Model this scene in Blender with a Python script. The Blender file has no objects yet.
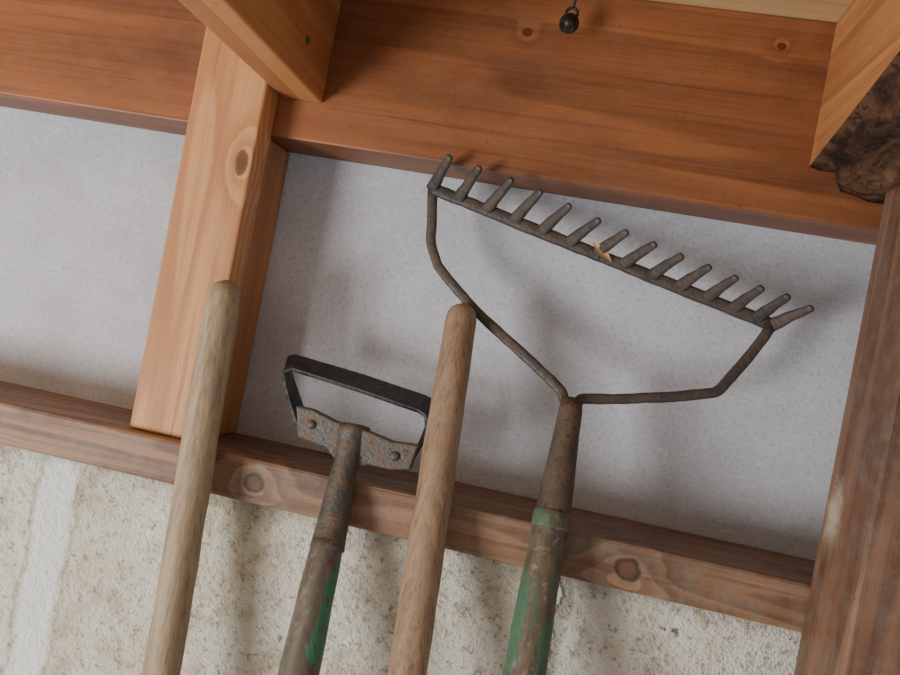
import bpy, bmesh, math, random
from mathutils import Vector, Matrix, noise
random.seed(4)
scn=bpy.context.scene
col=scn.collection

# ------------------------------------------------------------------ helpers
def link(o): col.objects.link(o); return o
def mesh_obj(name,bm,mats,parent=None,smooth=False):
    me=bpy.data.meshes.new(name)
    bmesh.ops.recalc_face_normals(bm,faces=bm.faces[:])
    bm.to_mesh(me); bm.free()
    if not isinstance(mats,(list,tuple)): mats=[mats]
    for m in mats: me.materials.append(m)
    if smooth:
        for p in me.polygons: p.use_smooth=True
    o=bpy.data.objects.new(name,me); link(o)
    if parent: o.parent=parent
    return o
def empty(name):
    o=bpy.data.objects.new(name,None); o.empty_display_size=.05; return link(o)
def bevel(o,w=.0015,seg=2):
    m=o.modifiers.new('bevel','BEVEL'); m.width=w; m.segments=seg; m.limit_method='ANGLE'; m.angle_limit=math.radians(40)
    return o
def box(name,x0,x1,y0,y1,z0,z1,mat,parent=None,bev=.0015):
    bm=bmesh.new()
    bmesh.ops.create_cube(bm,size=1)
    for v in bm.verts:
        v.co=Vector((x0 if v.co.x<0 else x1, y0 if v.co.y<0 else y1, z0 if v.co.z<0 else z1))
    o=mesh_obj(name,bm,mat,parent)
    if bev: bevel(o,bev)
    return o
def catmull(P,n=8):
    P=[Vector(p) for p in P]; out=[]
    for i in range(len(P)-1):
        p0=P[max(i-1,0)];p1=P[i];p2=P[i+1];p3=P[min(i+2,len(P)-1)]
        for k in range(n):
            t=k/n
            out.append(.5*((2*p1)+(-p0+p2)*t+(2*p0-5*p1+4*p2-p3)*t*t+(-p0+3*p1-3*p2+p3)*t**3))
    out.append(P[-1]); return out
def bent(P,rad=.006,n=5):
    P=[Vector(p) for p in P]; out=[P[0]]
    for i in range(1,len(P)-1):
        a,b,c=P[i-1],P[i],P[i+1]
        r=min(rad,(a-b).length*.45,(c-b).length*.45)
        s=b+(a-b).normalized()*r; e=b+(c-b).normalized()*r
        for k in range(n+1):
            t=k/n; out.append(s*(1-t)**2+b*2*t*(1-t)+e*t*t)
    out.append(P[-1]); 
    res=[out[0]]
    for q in out[1:]:
        m=max(1,int((q-res[-1]).length/.006)); p=res[-1].copy()
        for k in range(1,m+1): res.append(p+(q-p)*(k/m))
    return res
def tube(bm,pts,radii,seg=20,flat=1.0,flatdir=None,rough=0,mi=0,rs=60,sq=0):
    pts=[Vector(p) for p in pts]; rings=[]
    n=len(pts)
    up=Vector(flatdir) if flatdir else Vector((0,-1,0.01))
    for i,p in enumerate(pts):
        t=(pts[min(i+1,n-1)]-pts[max(i-1,0)]).normalized()
        a=(up-t*up.dot(t))
        if a.length<1e-4: a=Vector((1,0,0))-t*t.x
        a.normalize(); b=t.cross(a)
        ring=[]
        for k in range(seg):
            th=2*math.pi*(k+.5)/seg
            cc,ss=math.cos(th),math.sin(th)
            if sq:
                cc=math.copysign(abs(cc)**(1-sq),cc); ss=math.copysign(abs(ss)**(1-sq),ss)
            d=a*cc*flat+b*ss
            q=p+d*radii[i]
            if rough: q=q+d*rough*noise.noise(q*rs)
            ring.append(bm.verts.new(q))
        rings.append(ring)
    for i in range(n-1):
        for k in range(seg):
            f=bm.faces.new((rings[i][k],rings[i][(k+1)%seg],rings[i+1][(k+1)%seg],rings[i+1][k])); f.material_index=mi
    for r in (rings[0][::-1],rings[-1]):
        f=bm.faces.new(r); f.material_index=mi
def lerp(a,b,t): return Vector(a)*(1-t)+Vector(b)*t
def interp(tab,t):
    for (t0,v0),(t1,v1) in zip(tab,tab[1:]):
        if t<=t1: return v0+(v1-v0)*(t-t0)/(t1-t0) if t1>t0 else v1
    return tab[-1][1]

# ------------------------------------------------------------------ materials
class NT:
    def __init__(s,name):
        s.m=bpy.data.materials.new(name); s.m.use_nodes=True
        s.t=s.m.node_tree; s.n=s.t.nodes; s.l=s.t.links
        s.b=s.n['Principled BSDF']; s.tc=s.n.new('ShaderNodeTexCoord')
    def put(s,sock,v):
        if isinstance(v,bpy.types.NodeSocket): s.l.new(v,sock)
        elif isinstance(v,(tuple,list)) and len(v)==3 and sock.type=='RGBA': sock.default_value=(*v,1)
        else: sock.default_value=v
    def math(s,op,a,b=0.0,c=0.0,clamp=False):
        n=s.n.new('ShaderNodeMath'); n.operation=op; n.use_clamp=clamp
        s.put(n.inputs[0],a); s.put(n.inputs[1],b); s.put(n.inputs[2],c); return n.outputs[0]
    def vec(s,op,a,b=(0,0,0)):
        n=s.n.new('ShaderNodeVectorMath'); n.operation=op
        s.put(n.inputs[0],a); s.put(n.inputs[1],b)
        return n.outputs['Value'] if op in('LENGTH','DOT_PRODUCT') else n.outputs[0]
    def noise(s,v,scale=5,detail=4,rough=.5,dist=0):
        n=s.n.new('ShaderNodeTexNoise'); s.put(n.inputs['Vector'],v)
        n.inputs['Scale'].default_value=scale;n.inputs['Detail'].default_value=detail
        n.inputs['Roughness'].default_value=rough;n.inputs['Distortion'].default_value=dist
        return n.outputs['Fac']
    def mr(s,v,a,b,c=0.,d=1.,smooth=True):
        n=s.n.new('ShaderNodeMapRange'); n.interpolation_type='SMOOTHSTEP' if smooth else 'LINEAR'
        s.put(n.inputs[0],v)
        for i,x in enumerate((a,b,c,d)): n.inputs[i+1].default_value=x
        return n.outputs[0]
    def mix(s,f,a,b,blend='MIX'):
        n=s.n.new('ShaderNodeMix'); n.data_type='RGBA'; n.blend_type=blend
        s.put(n.inputs[0],f); s.put(n.inputs[6],a); s.put(n.inputs[7],b); return n.outputs[2]
    def bump(s,h,strength=.3,dist=.001):
        n=s.n.new('ShaderNodeBump'); s.put(n.inputs['Height'],h)
        n.inputs['Strength'].default_value=strength; n.inputs['Distance'].default_value=dist
        s.l.new(n.outputs[0],s.b.inputs['Normal'])
    def fin(s,colr,rough=.6,metal=0.,spec=.4):
        s.put(s.b.inputs['Base Color'],colr); s.put(s.b.inputs['Roughness'],rough)
        s.put(s.b.inputs['Metallic'],metal); s.b.inputs['Specular IOR Level'].default_value=spec
        return s.m
def srgb(r,g,b):
    f=lambda c:(c/255/12.92) if c/255<=.04045 else ((c/255+.055)/1.055)**2.4
    return (f(r),f(g),f(b))

def wood(name,dark,light,axis,knots=(),ringf=9,contrast=.75,dirt=.25,dirtcol=(.10,.075,.055),rough=.55,fine=.35,off=0,smudge=None,grey=0,streak=.3,kc=.8):
    s=NT(name); v=s.tc.outputs['Object']
    sc=[16,16,16]; sc[axis]=1.1
    v1=s.vec('ADD',s.vec('MULTIPLY',v,tuple(sc)),(off,off*.7,off*.3))
    sf=[520,520,520]; sf[axis]=9
    v2=s.vec('MULTIPLY',v,tuple(sf))
    base=s.noise(v1,.8,2,.45,.3)
    warp=0.0; kmask=None; kcore=None
    for (p,r,k) in knots:
        d=s.vec('LENGTH',s.vec('DIVIDE',s.vec('SUBTRACT',v,p),r))
        d=s.math('ADD',d,s.math('MULTIPLY',s.math('SUBTRACT',s.noise(v,90,2),.5),.6))
        g=s.math('MULTIPLY',s.math('EXPONENT',s.math('MULTIPLY',s.math('MULTIPLY',d,d),-.16)),k)
        warp=s.math('ADD',warp,g)
        ring=s.mr(d,1.1,.85); core=s.mr(d,.8,.45)
        kmask=ring if kmask is None else s.math('MAXIMUM',kmask,ring)
        kcore=core if kcore is None else s.math('MAXIMUM',kcore,core)
    val=s.math('ADD',s.math('MULTIPLY',base,ringf),warp)
    fr=s.math('FRACT',val)
    band=s.math('MULTIPLY',s.mr(fr,0,.85),s.mr(fr,1.,.88))
    fib=s.noise(v2,1,3,.6)
    band=s.math('MULTIPLY_ADD',band,contrast,s.math('MULTIPLY',s.math('SUBTRACT',fib,.5),fine*2),clamp=True)
    c=s.mix(band,light,dark)
    sg=[170,170,170]; sg[axis]=4
    c=s.mix(s.math('MULTIPLY',s.mr(s.noise(s.vec('MULTIPLY',v,tuple(sg)),1,4,.7),.5,.72),streak),c,tuple(x*.6 for x in dark))
    sd=[1.6,1.6,1.6]; sd[axis]=.6
    blot=s.noise(s.vec('MULTIPLY',v,tuple(sd)),7,5,.6)
    c=s.mix(s.math('MULTIPLY',s.mr(blot,.42,.75),dirt),c,dirtcol)
    c=s.mix(s.mr(s.noise(v,330,2),.66,.73,0,.5),c,dirtcol)
    if grey:
        c=s.mix(s.math('MULTIPLY',s.mr(s.noise(v,60,6,.7),.4,.65),grey),c,srgb(146,134,124))
    if kmask is not None:
        kd=tuple(x*.3 for x in dark); kl=tuple(x*kc for x in dark)
        c=s.mix(s.math('MULTIPLY',kmask,.85),c,kd)
        c=s.mix(s.math('MULTIPLY',kcore,.85),c,kl)
    if smudge:
        d=s.vec('LENGTH',s.vec('DIVIDE',s.vec('SUBTRACT',v,smudge[0]),smudge[1]))
        d=s.math('ADD',d,s.math('MULTIPLY',s.math('SUBTRACT',s.noise(v,90,5,.7),.5),2.2))
        c=s.mix(s.mr(d,1.6,.2,0,.75),c,srgb(205,190,170))
    s.bump(s.math('ADD',s.math('MULTIPLY',band,-.6),fib),.5,.0007)
    return s.fin(c,rough)

M_beam=wood('wood_redwood_beam',srgb(104,58,32),srgb(154,94,56),0,[((-.085,-.06,1.775),(.004,.02,.0035),.8),((.127,-.06,1.79),(.004,.02,.0035),.8)],ringf=6,contrast=.55,dirt=.65,dirtcol=srgb(76,44,28),rough=.45,grey=.06,streak=.5)
M_stud=wood('wood_fir_stud',srgb(172,110,66),srgb(214,158,108),2,[((-.3085,-.0905,1.617),(.0062,.02,.0118),2.)],ringf=9,contrast=.6,dirt=.35,dirtcol=srgb(152,104,68),off=3,streak=.45,kc=.35)
M_batten=wood('wood_fir_batten',srgb(150,92,54),srgb(192,136,90),2,ringf=7,contrast=.5,dirt=.3,dirtcol=srgb(116,74,46),off=8,streak=.4)
M_ledge=wood('wood_old_sill',srgb(98,68,50),srgb(158,118,88),0,
   [((-.237,-.10,1.347),(.010,.03,.0085),2.2),((.079,-.10,1.347),(.011,.03,.009),2.2)],ringf=12,contrast=.7,dirt=.75,dirtcol=srgb(76,62,50),off=5,grey=.3,streak=.65,kc=1.2)
M_post=wood('wood_post',srgb(84,58,42),srgb(132,94,70),2,(),ringf=7,contrast=.6,dirt=.75,dirtcol=srgb(66,52,44),off=11,grey=.22,streak=.6,
   smudge=((.212,-.125,1.425),(.03,.012,.020)))
M_joist=wood('wood_joist',srgb(148,90,50),srgb(200,140,88),1,ringf=8,contrast=.55,dirt=.4,dirtcol=srgb(124,78,48),off=2,streak=.4)
M_ceil=wood('wood_ceiling_board',srgb(186,148,104),srgb(218,186,138),0,ringf=6,contrast=.4,dirt=.2,dirtcol=srgb(160,124,86),off=6)
M_h1=wood('wood_grey_handle',srgb(118,94,70),srgb(178,156,124),2,ringf=10,contrast=.45,dirt=.5,dirtcol=srgb(104,88,70),fine=.9,off=1,rough=.6,grey=.3,streak=.65)
M_h3=wood('wood_ash_handle',srgb(116,90,68),srgb(168,136,106),2,ringf=12,contrast=.4,dirt=.45,dirtcol=srgb(104,82,64),fine=1.,off=4,rough=.6,grey=.25,streak=.7)

# grey-white building paper / sheathing
s=NT('sheathing_paper'); v=s.tc.outputs['Object']
n1=s.noise(v,9,5,.6); n2=s.noise(v,260,3,.7); n4=s.noise(s.vec('MULTIPLY',v,(1,1,2.2)),120,3,.7,1.2)
c=s.mix(s.mr(n1,.3,.7),srgb(206,208,214),srgb(188,188,193))
c=s.mix(s.mr(n2,.48,.7,0,.6),c,srgb(160,161,168))
c=s.mix(s.mr(n4,.56,.66,0,.4),c,srgb(222,223,228))
c=s.mix(s.mr(s.noise(v,45,5,.75),.56,.78,0,.55),c,srgb(166,161,157))
s.bump(s.math('ADD',s.noise(v,12,3),s.math('MULTIPLY',s.math('ADD',n2,n4),.14)),.7,.004)
M_paper=s.fin(c,.85,spec=.2)

# painted concrete block
s=NT('painted_block'); v=s.tc.outputs['Object']
n1=s.noise(v,7,6,.65); n2=s.noise(v,170,4,.75); n3=s.noise(v,30,5,.7)
c=s.mix(s.mr(n1,.35,.66),srgb(240,237,226),srgb(220,211,188))
c=s.mix(s.mr(n3,.46,.66,0,.7),c,srgb(188,176,150))
c=s.mix(s.mr(n2,.53,.66,0,.7),c,srgb(142,131,112))
c=s.mix(s.mr(s.noise(v,19,6,.75,.6),.65,.685,0,.85),c,srgb(88,76,64))
sep=s.n.new('ShaderNodeSeparateXYZ'); s.l.new(v,sep.inputs[0])
wx=s.math('ADD',sep.outputs[0],s.math('MULTIPLY',s.math('SUBTRACT',n3,.5),.03))
d1=s.math('ABSOLUTE',s.math('ADD',wx,.425)); d2=s.math('ABSOLUTE',s.math('SUBTRACT',wx,.034))
mj=s.mr(d1,.020,.012)
c=s.mix(s.math('MULTIPLY',mj,.9),c,srgb(248,249,248))
c=s.mix(s.math('MULTIPLY',s.mr(s.math('ABSOLUTE',s.math('SUBTRACT',d1,.021)),.004,.0),.4),c,srgb(150,140,120))
c=s.mix(s.math('MULTIPLY',s.mr(d2,.009,.002),.6),c,srgb(136,126,110))
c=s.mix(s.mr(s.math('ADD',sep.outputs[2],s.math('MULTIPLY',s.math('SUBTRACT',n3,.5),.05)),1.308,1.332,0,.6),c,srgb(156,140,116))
s.bump(s.math('ADD',s.math('ADD',n2,s.math('MULTIPLY',n3,1.2)),s.math('MULTIPLY',s.mr(d2,.008,.002),-1.)),1.,.005)
M_block=s.fin(c,.85,spec=.2)

# bark
s=NT('bark'); v=s.tc.outputs['Object']
n1=s.noise(s.vec('MULTIPLY',v,(1,.45,1)),30,5,.65,.6); n2=s.noise(v,25,4)
c=s.mix(s.mr(n1,.38,.65),srgb(44,31,25),srgb(104,74,54)); c=s.mix(s.mr(n2,.54,.7,0,.55),c,srgb(146,108,80))
c=s.mix(s.mr(s.noise(v,120,4,.7),.5,.66,0,.8),c,srgb(36,27,22))
s.bump(s.math('ADD',n1,s.math('MULTIPLY',s.noise(v,140,4),.4)),1.,.006); M_bark=s.fin(c,.85,spec=.2)

def metal(name,a,b,c3,sc=60,met=.5,rough=.5):
    s=NT(name); v=s.tc.outputs['Object']
    n1=s.noise(v,sc,6,.7); n2=s.noise(v,sc*4,3,.7)
    c=s.mix(s.mr(n1,.4,.62),a,b); c=s.mix(s.mr(n2,.55,.72),c,c3)
    s.bump(s.math('ADD',n1,n2),.7,.0009)
    return s.fin(c,s.mr(n1,.3,.7,rough-.12,rough+.2),met,.5)
M_rake=metal('weathered_brown_steel',srgb(76,70,66),srgb(96,82,72),srgb(58,52,47),met=.35)
M_sock=metal('weathered_socket_steel',srgb(84,74,66),srgb(108,86,70),srgb(60,52,46),sc=45,met=.3,rough=.6)
M_blade=metal('dark_blade_steel',srgb(56,58,62),srgb(78,78,80),srgb(98,84,74),met=.6,rough=.4)
M_brk=metal('weathered_bracket_steel',srgb(80,80,76),srgb(110,90,76),srgb(56,50,46),sc=70,met=.3,rough=.5)
M_dark=metal('dark_iron',srgb(50,46,43),srgb(76,66,58),srgb(96,80,66),met=.6,rough=.45)

def painted(name,base1,base2,base3,regions,green,dull,amt=.75):
    s=NT(name); v=s.tc.outputs['Object']
    st=s.vec('MULTIPLY',v,(1,1,.22))
    n1=s.noise(st,110,5,.65); n2=s.noise(st,38,5,.7); n3=s.noise(st,70,5,.75)
    chip=s.noise(s.vec('MULTIPLY',v,(1,1,.5)),210,4,.7)
    c=s.mix(s.mr(n1,.38,.62),base1,base2)
    c=s.mix(s.mr(s.noise(v,130,4,.7),.55,.66,0,.7),c,base3)
    c=s.mix(s.mr(n3,.46,.54,0,amt),c,dull)
    m=None
    for p,r in regions:
        d=s.vec('LENGTH',s.vec('DIVIDE',s.vec('SUBTRACT',v,p),r)); g=s.mr(d,1.5,.2)
        m=g if m is None else s.math('MAXIMUM',m,g)
    k=s.math('ADD',s.math('MULTIPLY',m,.4),s.math('ADD',s.math('MULTIPLY',n2,.6),s.math('MULTIPLY',n1,.55)))
    g=s.math('MULTIPLY',s.mr(k,.74,.80,0,.85),s.mr(chip,.60,.54))
    c=s.mix(g,c,s.mix(s.mr(n1,.35,.65),green,tuple(x*.7 for x in green)))
    s.bump(s.math('ADD',s.math('ADD',n1,n3),g),.5,.0007); return s.fin(c,.5)

# ------------------------------------------------------------------ room shell
wall=empty('wall_back')
box('sheathing',-1.6,1.2,0,.03,1.30,1.86,M_paper,wall,0)
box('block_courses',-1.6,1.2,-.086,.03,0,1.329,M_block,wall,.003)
s=NT('concrete_floor'); v=s.tc.outputs['Object']; n1=s.noise(v,4,6,.6)
s.bump(s.noise(v,90,4),.4,.002); M_floor=s.fin(s.mix(s.mr(n1,.3,.7),srgb(190,184,176),srgb(166,160,152)),.85)
box('floor',-1.6,1.2,-2.6,.03,-.05,0,M_floor,None,0)
ce=empty('ceiling')
y=.03;i=0
while y>-2.4:
    box('board_%d'%i,-1.6,1.2,y-.138,y,1.816,1.835,M_ceil,ce,.002); y-=.14;i+=1
box('header_beam',-1.6,1.2,-.06,0,1.651,1.816,M_beam,None,.002)
box('sill_ledge',-1.6,1.2,-.102,0,1.329,1.367,M_ledge,None,.003)
st=empty('wall_stud')
box('stud_board',-.3665,-.299,-.0905,-.0605,1.3672,1.8155,M_stud,st,.0022)
box('stud_trimmer',-.350,-.3035,-.0602,-.0005,1.3672,1.6505,M_batten,st,.002)
box('corner_post',.212,.325,-.185,-.103,0,1.672,M_post,None,.004)
jo=box('ceiling_joist',-.2965,-.257,-2.3,-.0605,1.687,1.8155,M_joist,None,.002)
bm=bmesh.new(); tube(bm,[(-.2575,-.121,1.72),(-.256,-.121,1.72),(-.2555,-.121,1.72)],[.003,.003,.0022],12)
mesh_obj('nail_head',bm,M_brk,jo,False)
# right joist with waney bark edge
bm=bmesh.new(); rows=[]
ys=[-.0605-.008*i for i in range(240)]
for y in ys:
    d=-y
    zc=1.694+min(max(d-.06,0),.5)*.21
    prof=[(.166,1.8155),(.166,(1.8155+zc)/2),(.166,zc)]
    xe,ze=.175,zc-.003
    cx,cz,r=.236,1.747,.074
    a0=math.atan2(ze-cz,xe-cx)
    if a0>0: a0-=2*math.pi
    a1=-.15
    for k in range(25):
        t=k/24; a=a0+(a1-a0)*t
        rr=r*(1 if k else math.hypot(xe-cx,ze-cz)/r)
        p=Vector((cx+rr*math.cos(a),y,cz+rr*math.sin(a)))
        q=Vector((p.x,p.y*.6,p.z))
        nn=noise.noise(q*36)*.011+noise.noise(q*95)*.006
        if k==0: nn*=.3
        prof.append((p.x+math.cos(a)*nn,max(p.z+math.sin(a)*nn,1.6725)))
    prof.append((.306,1.8155))
    rows.append([bm.verts.new((x,y,z)) for x,z in prof])
n=len(rows[0])
for a,b in zip(rows,rows[1:]):
    for k in range(n):
        f=bm.faces.new((a[k],a[(k+1)%n],b[(k+1)%n],b[k]))
        f.material_index=1 if 2<=k<27 else 0
        f.smooth=f.material_index==1
for r in (rows[0],rows[-1]): bm.faces.new(r)
mesh_obj('bark_edged_joist',bm,[M_joist,M_bark])

# screw-eye hook hanging from the ceiling
bm=bmesh.new()
tube(bm,[(-.047,-.085,1.816),(-.047,-.085,1.80),(-.048,-.086,1.789)],[.0013,.0013,.0013],10)
ring=[(-.048+.0048*math.cos(t),-.086,1.7845+.0048*math.sin(t)) for t in [i*2*math.pi/24 for i in range(25)]]
tube(bm,ring,[.0013]*25,8,flatdir=(0,1,0))
tube(bm,[(-.0485,-.0845,1.7765),(-.0487,-.0862,1.776),(-.0488,-.0866,1.776),(-.049,-.0885,1.7755),(-.049,-.0895,1.775)],[.0082,.0084,.0045,.0042,.0030],20,flatdir=(0,0,1))
mesh_obj('hanging_hook',bm,M_dark,None,True)

# ------------------------------------------------------------------ tool handles
def to_floor(a,b):
    a=Vector(a);b=Vector(b); k=(a.z-.001)/(a.z-b.z); return a+(b-a)*k
def handle(name,a,b,tab,mat,parent=None,cap=True,rough=.0006,wob=.0012):
    a=Vector(a); e=to_floor(a,b); L=(e-a).length; pts=[];rad=[]
    ds=[]
    if cap: ds+= [0,.0008,.002,.004,.0065,.0095,.013]
    x=.018 if cap else 0
    while x<L: ds.append(x); x+=.008
    ds.append(L)
    for d in ds:
        p=a+(e-a)*(d/L)
        p=p+Vector((noise.noise(Vector((d*5,1.3,7)))*wob,0,0))
        r=interp(tab,d)
        if cap and d<.016:
            q=1-d/.016; r*=math.sqrt(max(1-q**2.6,.0))*1.0+ (.25 if d==0 else 0)
        pts.append(p);rad.append(max(r,.0015))
    bm=bmesh.new(); tube(bm,pts,rad,28,rough=rough,rs=35)
    return mesh_obj(name,bm,mat,parent,True)

handle('wooden_tool_handle',(-.2935,-.1055,1.512),(-.267,-.145,1.189),[(0,.0132),(.03,.0146),(.2,.0146),(1.6,.0155)],M_h1)
handle('wooden_tool_handle.001',(-.093,-.072,1.530),(-.071,-.155,1.245),[(0,.0132),(.05,.0138),(.15,.0146),(1.6,.0155)],M_h3)

# ---- bow rake
rk=empty('bow_rake')
A=Vector((.012,-.085,1.4685)); B=Vector((.0150,-.152,1.262))
M_rh=painted('rake_handle_paint',srgb(84,72,60),srgb(110,92,74),srgb(148,132,112),
   [((.028,-.16,1.27),(.012,.05,.06)),((.0,-.14,1.30),(.010,.05,.05))],srgb(70,118,88),srgb(84,96,74),.85)
sp=A+(B-A)*.46
handle('handle',sp,B,[(0,.0128),(.02,.0142),(.12,.0160),(1.5,.0164)],M_rh,rk,cap=False)
bm=bmesh.new(); u=(B-A).normalized()
tab=[(0,.0088),(.01,.0096),(.04,.0112),(.08,.0134),(.112,.0142)]
ds=[0,.01,.02,.03,.04,.055,.07,.08,.09,.099,.112]
tube(bm,[A+u*d for d in ds],[interp(tab,d) for d in ds],28,rough=.0008,rs=70)
mesh_obj('socket',bm,M_sock,rk,True)
M_col=painted('collar_paint',srgb(82,74,62),srgb(112,96,78),srgb(136,120,100),[((.006,-.12,1.368),(.010,.03,.02))],srgb(82,112,82),srgb(86,98,76),.6)
bm=bmesh.new()
tube(bm,[A+u*d for d in (.092,.0928,.098,.104,.1052,.106)],[.0142,.0151,.0154,.0154,.0151,.0142],28,rough=.0004,rs=90)
mesh_obj('collar',bm,M_col,rk,True)
bm=bmesh.new()
L=[(-.144,-.050,1.628),(-.1385,-.052,1.598),(-.1360,-.052,1.580),(-.1260,-.054,1.5615),(-.108,-.057,1.5460),(-.079,-.062,1.524),(-.029,-.070,1.494),(.003,-.080,1.4735),(.0085,-.084,1.462)]
P=bent(L,.006); tube(bm,P,[.0044]*len(P),12,flat=.75,rough=.0005,rs=120,sq=.4)
R=[(.0155,-.084,1.462),(.018,-.083,1.4705),(.051,-.074,1.4765),(.095,-.067,1.487),(.128,-.062,1.497),(.147,-.055,1.528),(.158,-.051,1.548),(.1625,-.050,1.561)]
P=bent(R,.006); tube(bm,P,[.0044]*len(P),12,flat=.75,rough=.0005,rs=120,sq=.4)
o=mesh_obj('bow',bm,M_rake,rk,True)
bm=bmesh.new()
b0=Vector((-.1455,-.05,1.6290)); b1=Vector((.1635,-.05,1.561))
P=[b0+(b1-b0)*(i/40) for i in range(41)]
tube(bm,P,[.0054]*41,12,flat=.75,rough=.0008,rs=90,sq=.45)
tips=[(-128,1652),(-101,1647),(-72,1641),(-46,1635),(-20,1627),(6,1619),(30,1613),(54,1607),(77,1601),(100,1596),(122,1591),(143,1586),(164,1583),(183,1577)]
bpx=[0,29,58,86,114,142,169,196,223,250,276,301,323,338]
for i,(tx,tz) in enumerate(tips):
    base=b0+(b1-b0)*max(bpx[i]/338,.004); tip=Vector((tx/1000,-.08,tz/1000))
    ax=(tip-base).normalized(); base2=base-ax*.001
    mid=lerp(base2,tip,.5)+Vector((-.0003,.0005,.0004))
    P=catmull([base2,mid,tip],6)+[tip+ax*.0014]; m=len(P)
    rad=[.0060-.0032*(k/(m-1)) for k in range(m)]; rad[-1]=.0017
    tube(bm,P,rad,12,flat=.6,rough=.0005,rs=150,sq=.4)
mesh_obj('tine_bar',bm,M_rake,rk,True)
# dried leaf caught on the bar
s=NT('dry_leaf'); M_leaf=s.fin(s.mix(s.noise(s.tc.outputs['Object'],200,3),srgb(206,172,126),srgb(164,122,80)),.7)
bm=bmesh.new(); c0=Vector((.005,-.0575,1.6030)); c1=Vector((.023,-.0555,1.5900)); pv=None
for i in range(11):
    t=i/10; p=lerp(c0,c1,t); w=.0034*math.sin(math.pi*min(max(t,.04),.97))+.0003
    row=[bm.verts.new(p+Vector((.45,0,.9)).normalized()*w*k+Vector((0,-abs(k)*w*.7-.002*math.sin(t*3.1),0))) for k in (-1,-.5,0,.5,1)]
    if pv:
        for k in range(4): bm.faces.new((pv[k],pv[k+1],row[k+1],row[k]))
    pv=row
mesh_obj('leaf_debris',bm,M_leaf,rk,True)

# ---- stirrup hoe
ho=empty('stirrup_hoe')
A=Vector((-.1615,-.1005,1.400)); B=Vector((-.152,-.155,1.2255))
u=(B-A).normalized()
M_hh=painted('hoe_handle_paint',srgb(84,70,60),srgb(112,94,80),srgb(140,122,104),[((-.139,-.15,1.285),(.009,.05,.035)),((-.141,-.14,1.255),(.008,.05,.02))],srgb(50,140,102),srgb(88,88,72),.6)
handle('handle',A+u*.082,B,[(0,.0128),(.04,.0144),(.12,.0160),(1.5,.0164)],M_hh,ho,cap=False)
bm=bmesh.new()
ds=[-.012,-.006,0,.006,.012,.02,.03,.05,.07,.085,.0855,.09]; tab=[(-.012,.0145),(-.006,.0135),(0,.0118),(.012,.0100),(.03,.0106),(.07,.0130),(.085,.0138),(.0855,.0141),(.09,.0141)]
tube(bm,[A+u*d for d in ds],[interp(tab,d) for d in ds],26,rough=.0009,rs=80,flat=.9)
mesh_obj('socket',bm,M_brk,ho,True)
loop=[((-.206,-.088,1.406),(-.204,-.104,1.393)),((-.213,-.085,1.416),(-.210,-.102,1.402)),((-.229,-.076,1.436),(-.224,-.096,1.422)),((-.239,-.070,1.449),(-.232,-.092,1.436)),
((-.2405,-.067,1.4555),(-.2335,-.088,1.4435)),((-.235,-.067,1.4580),(-.228,-.087,1.4465)),((-.17,-.067,1.4525),(-.167,-.087,1.4405)),
((-.112,-.067,1.4455),(-.112,-.087,1.4335)),((-.103,-.068,1.4430),(-.105,-.088,1.4305)),((-.100,-.071,1.435),(-.102,-.090,1.422)),((-.101,-.08,1.420),(-.104,-.096,1.407)),((-.106,-.088,1.402),(-.110,-.104,1.388))]
bm=bmesh.new(); pv=None
for a,b in loop:
    va=bm.verts.new(a); vb=bm.verts.new(b)
    if pv: bm.faces.new((pv[0],va,vb,pv[1]))
    pv=(va,vb)
o=mesh_obj('blade_loop',bm,M_blade,ho)
m=o.modifiers.new('sol','SOLIDIFY'); m.thickness=.0042; m.offset=0
bevel(o,.0009)
bm=bmesh.new()
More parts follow.
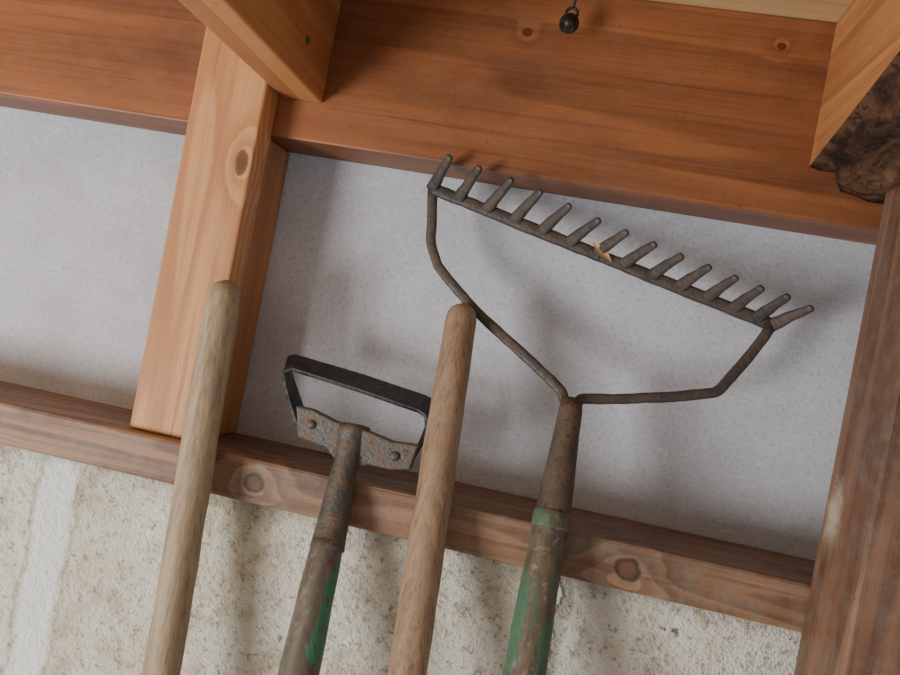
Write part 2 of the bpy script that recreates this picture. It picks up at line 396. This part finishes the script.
outl=[(-.2125,1.4195),(-.197,1.4190),(-.176,1.4135),(-.150,1.4115),(-.125,1.4070),(-.103,1.4085),(-.1065,1.3870),(-.122,1.3835),(-.142,1.3835),(-.152,1.378),(-.170,1.3815),(-.180,1.3900),(-.206,1.3940)]
f1=[bm.verts.new((x,-.1060,z)) for x,z in outl]; f2=[bm.verts.new((x,-.0975,z)) for x,z in outl]
bm.faces.new(f1); bm.faces.new(f2[::-1])
for i in range(len(outl)):
    j=(i+1)%len(outl); bm.faces.new((f1[i],f1[j],f2[j],f2[i]))
for x,z,r in [(-.196,1.4065,.0046),(-.121,1.3955,.0046)]:
    tube(bm,[(x,-.103,z),(x,-.107,z),(x,-.109,z)],[r,r,r*.7],6,flatdir=(0,0,1))
o=mesh_obj('bracket',bm,M_brk,ho); bevel(o,.0018,3)

# ------------------------------------------------------------------ light
w=bpy.data.worlds.new('overcast_sky'); scn.world=w; w.use_nodes=True
bg=w.node_tree.nodes['Background']; bg.inputs[0].default_value=(.90,.94,1,1); bg.inputs[1].default_value=.6
def area(name,loc,target,size,power,colr):
    l=bpy.data.lights.new(name,'AREA'); l.shape='SQUARE'; l.size=size; l.energy=power; l.color=colr
    o=link(bpy.data.objects.new(name,l)); o.location=loc
    o.rotation_euler=(Vector(target)-Vector(loc)).to_track_quat('-Z','Y').to_euler()
area('doorway_daylight',(-1.3,-1.5,.85),(-.15,0,1.40),.6,33,(1,.995,.975))

# ------------------------------------------------------------------ camera
X=Vector((.9708,.186,-.152)).normalized(); Z=Vector((.1881,-.982,0)); Z=(Z-X*X.dot(Z)).normalized(); Y=Z.cross(X)
if Y.z<0: Y=-Y
right=Vector((X.x,Y.x,Z.x)); up=-Vector((X.y,Y.y,Z.y)); back=-Vector((X.z,Y.z,Z.z))
cam=bpy.data.cameras.new('camera'); co=link(bpy.data.objects.new('camera',cam))
mw=Matrix((right,up,back)).transposed().to_4x4(); mw.translation=Vector((0,-.72,1.5))
co.matrix_world=mw
cam.sensor_width=36; cam.lens=36*760/900; cam.clip_start=.01
scn.camera=co
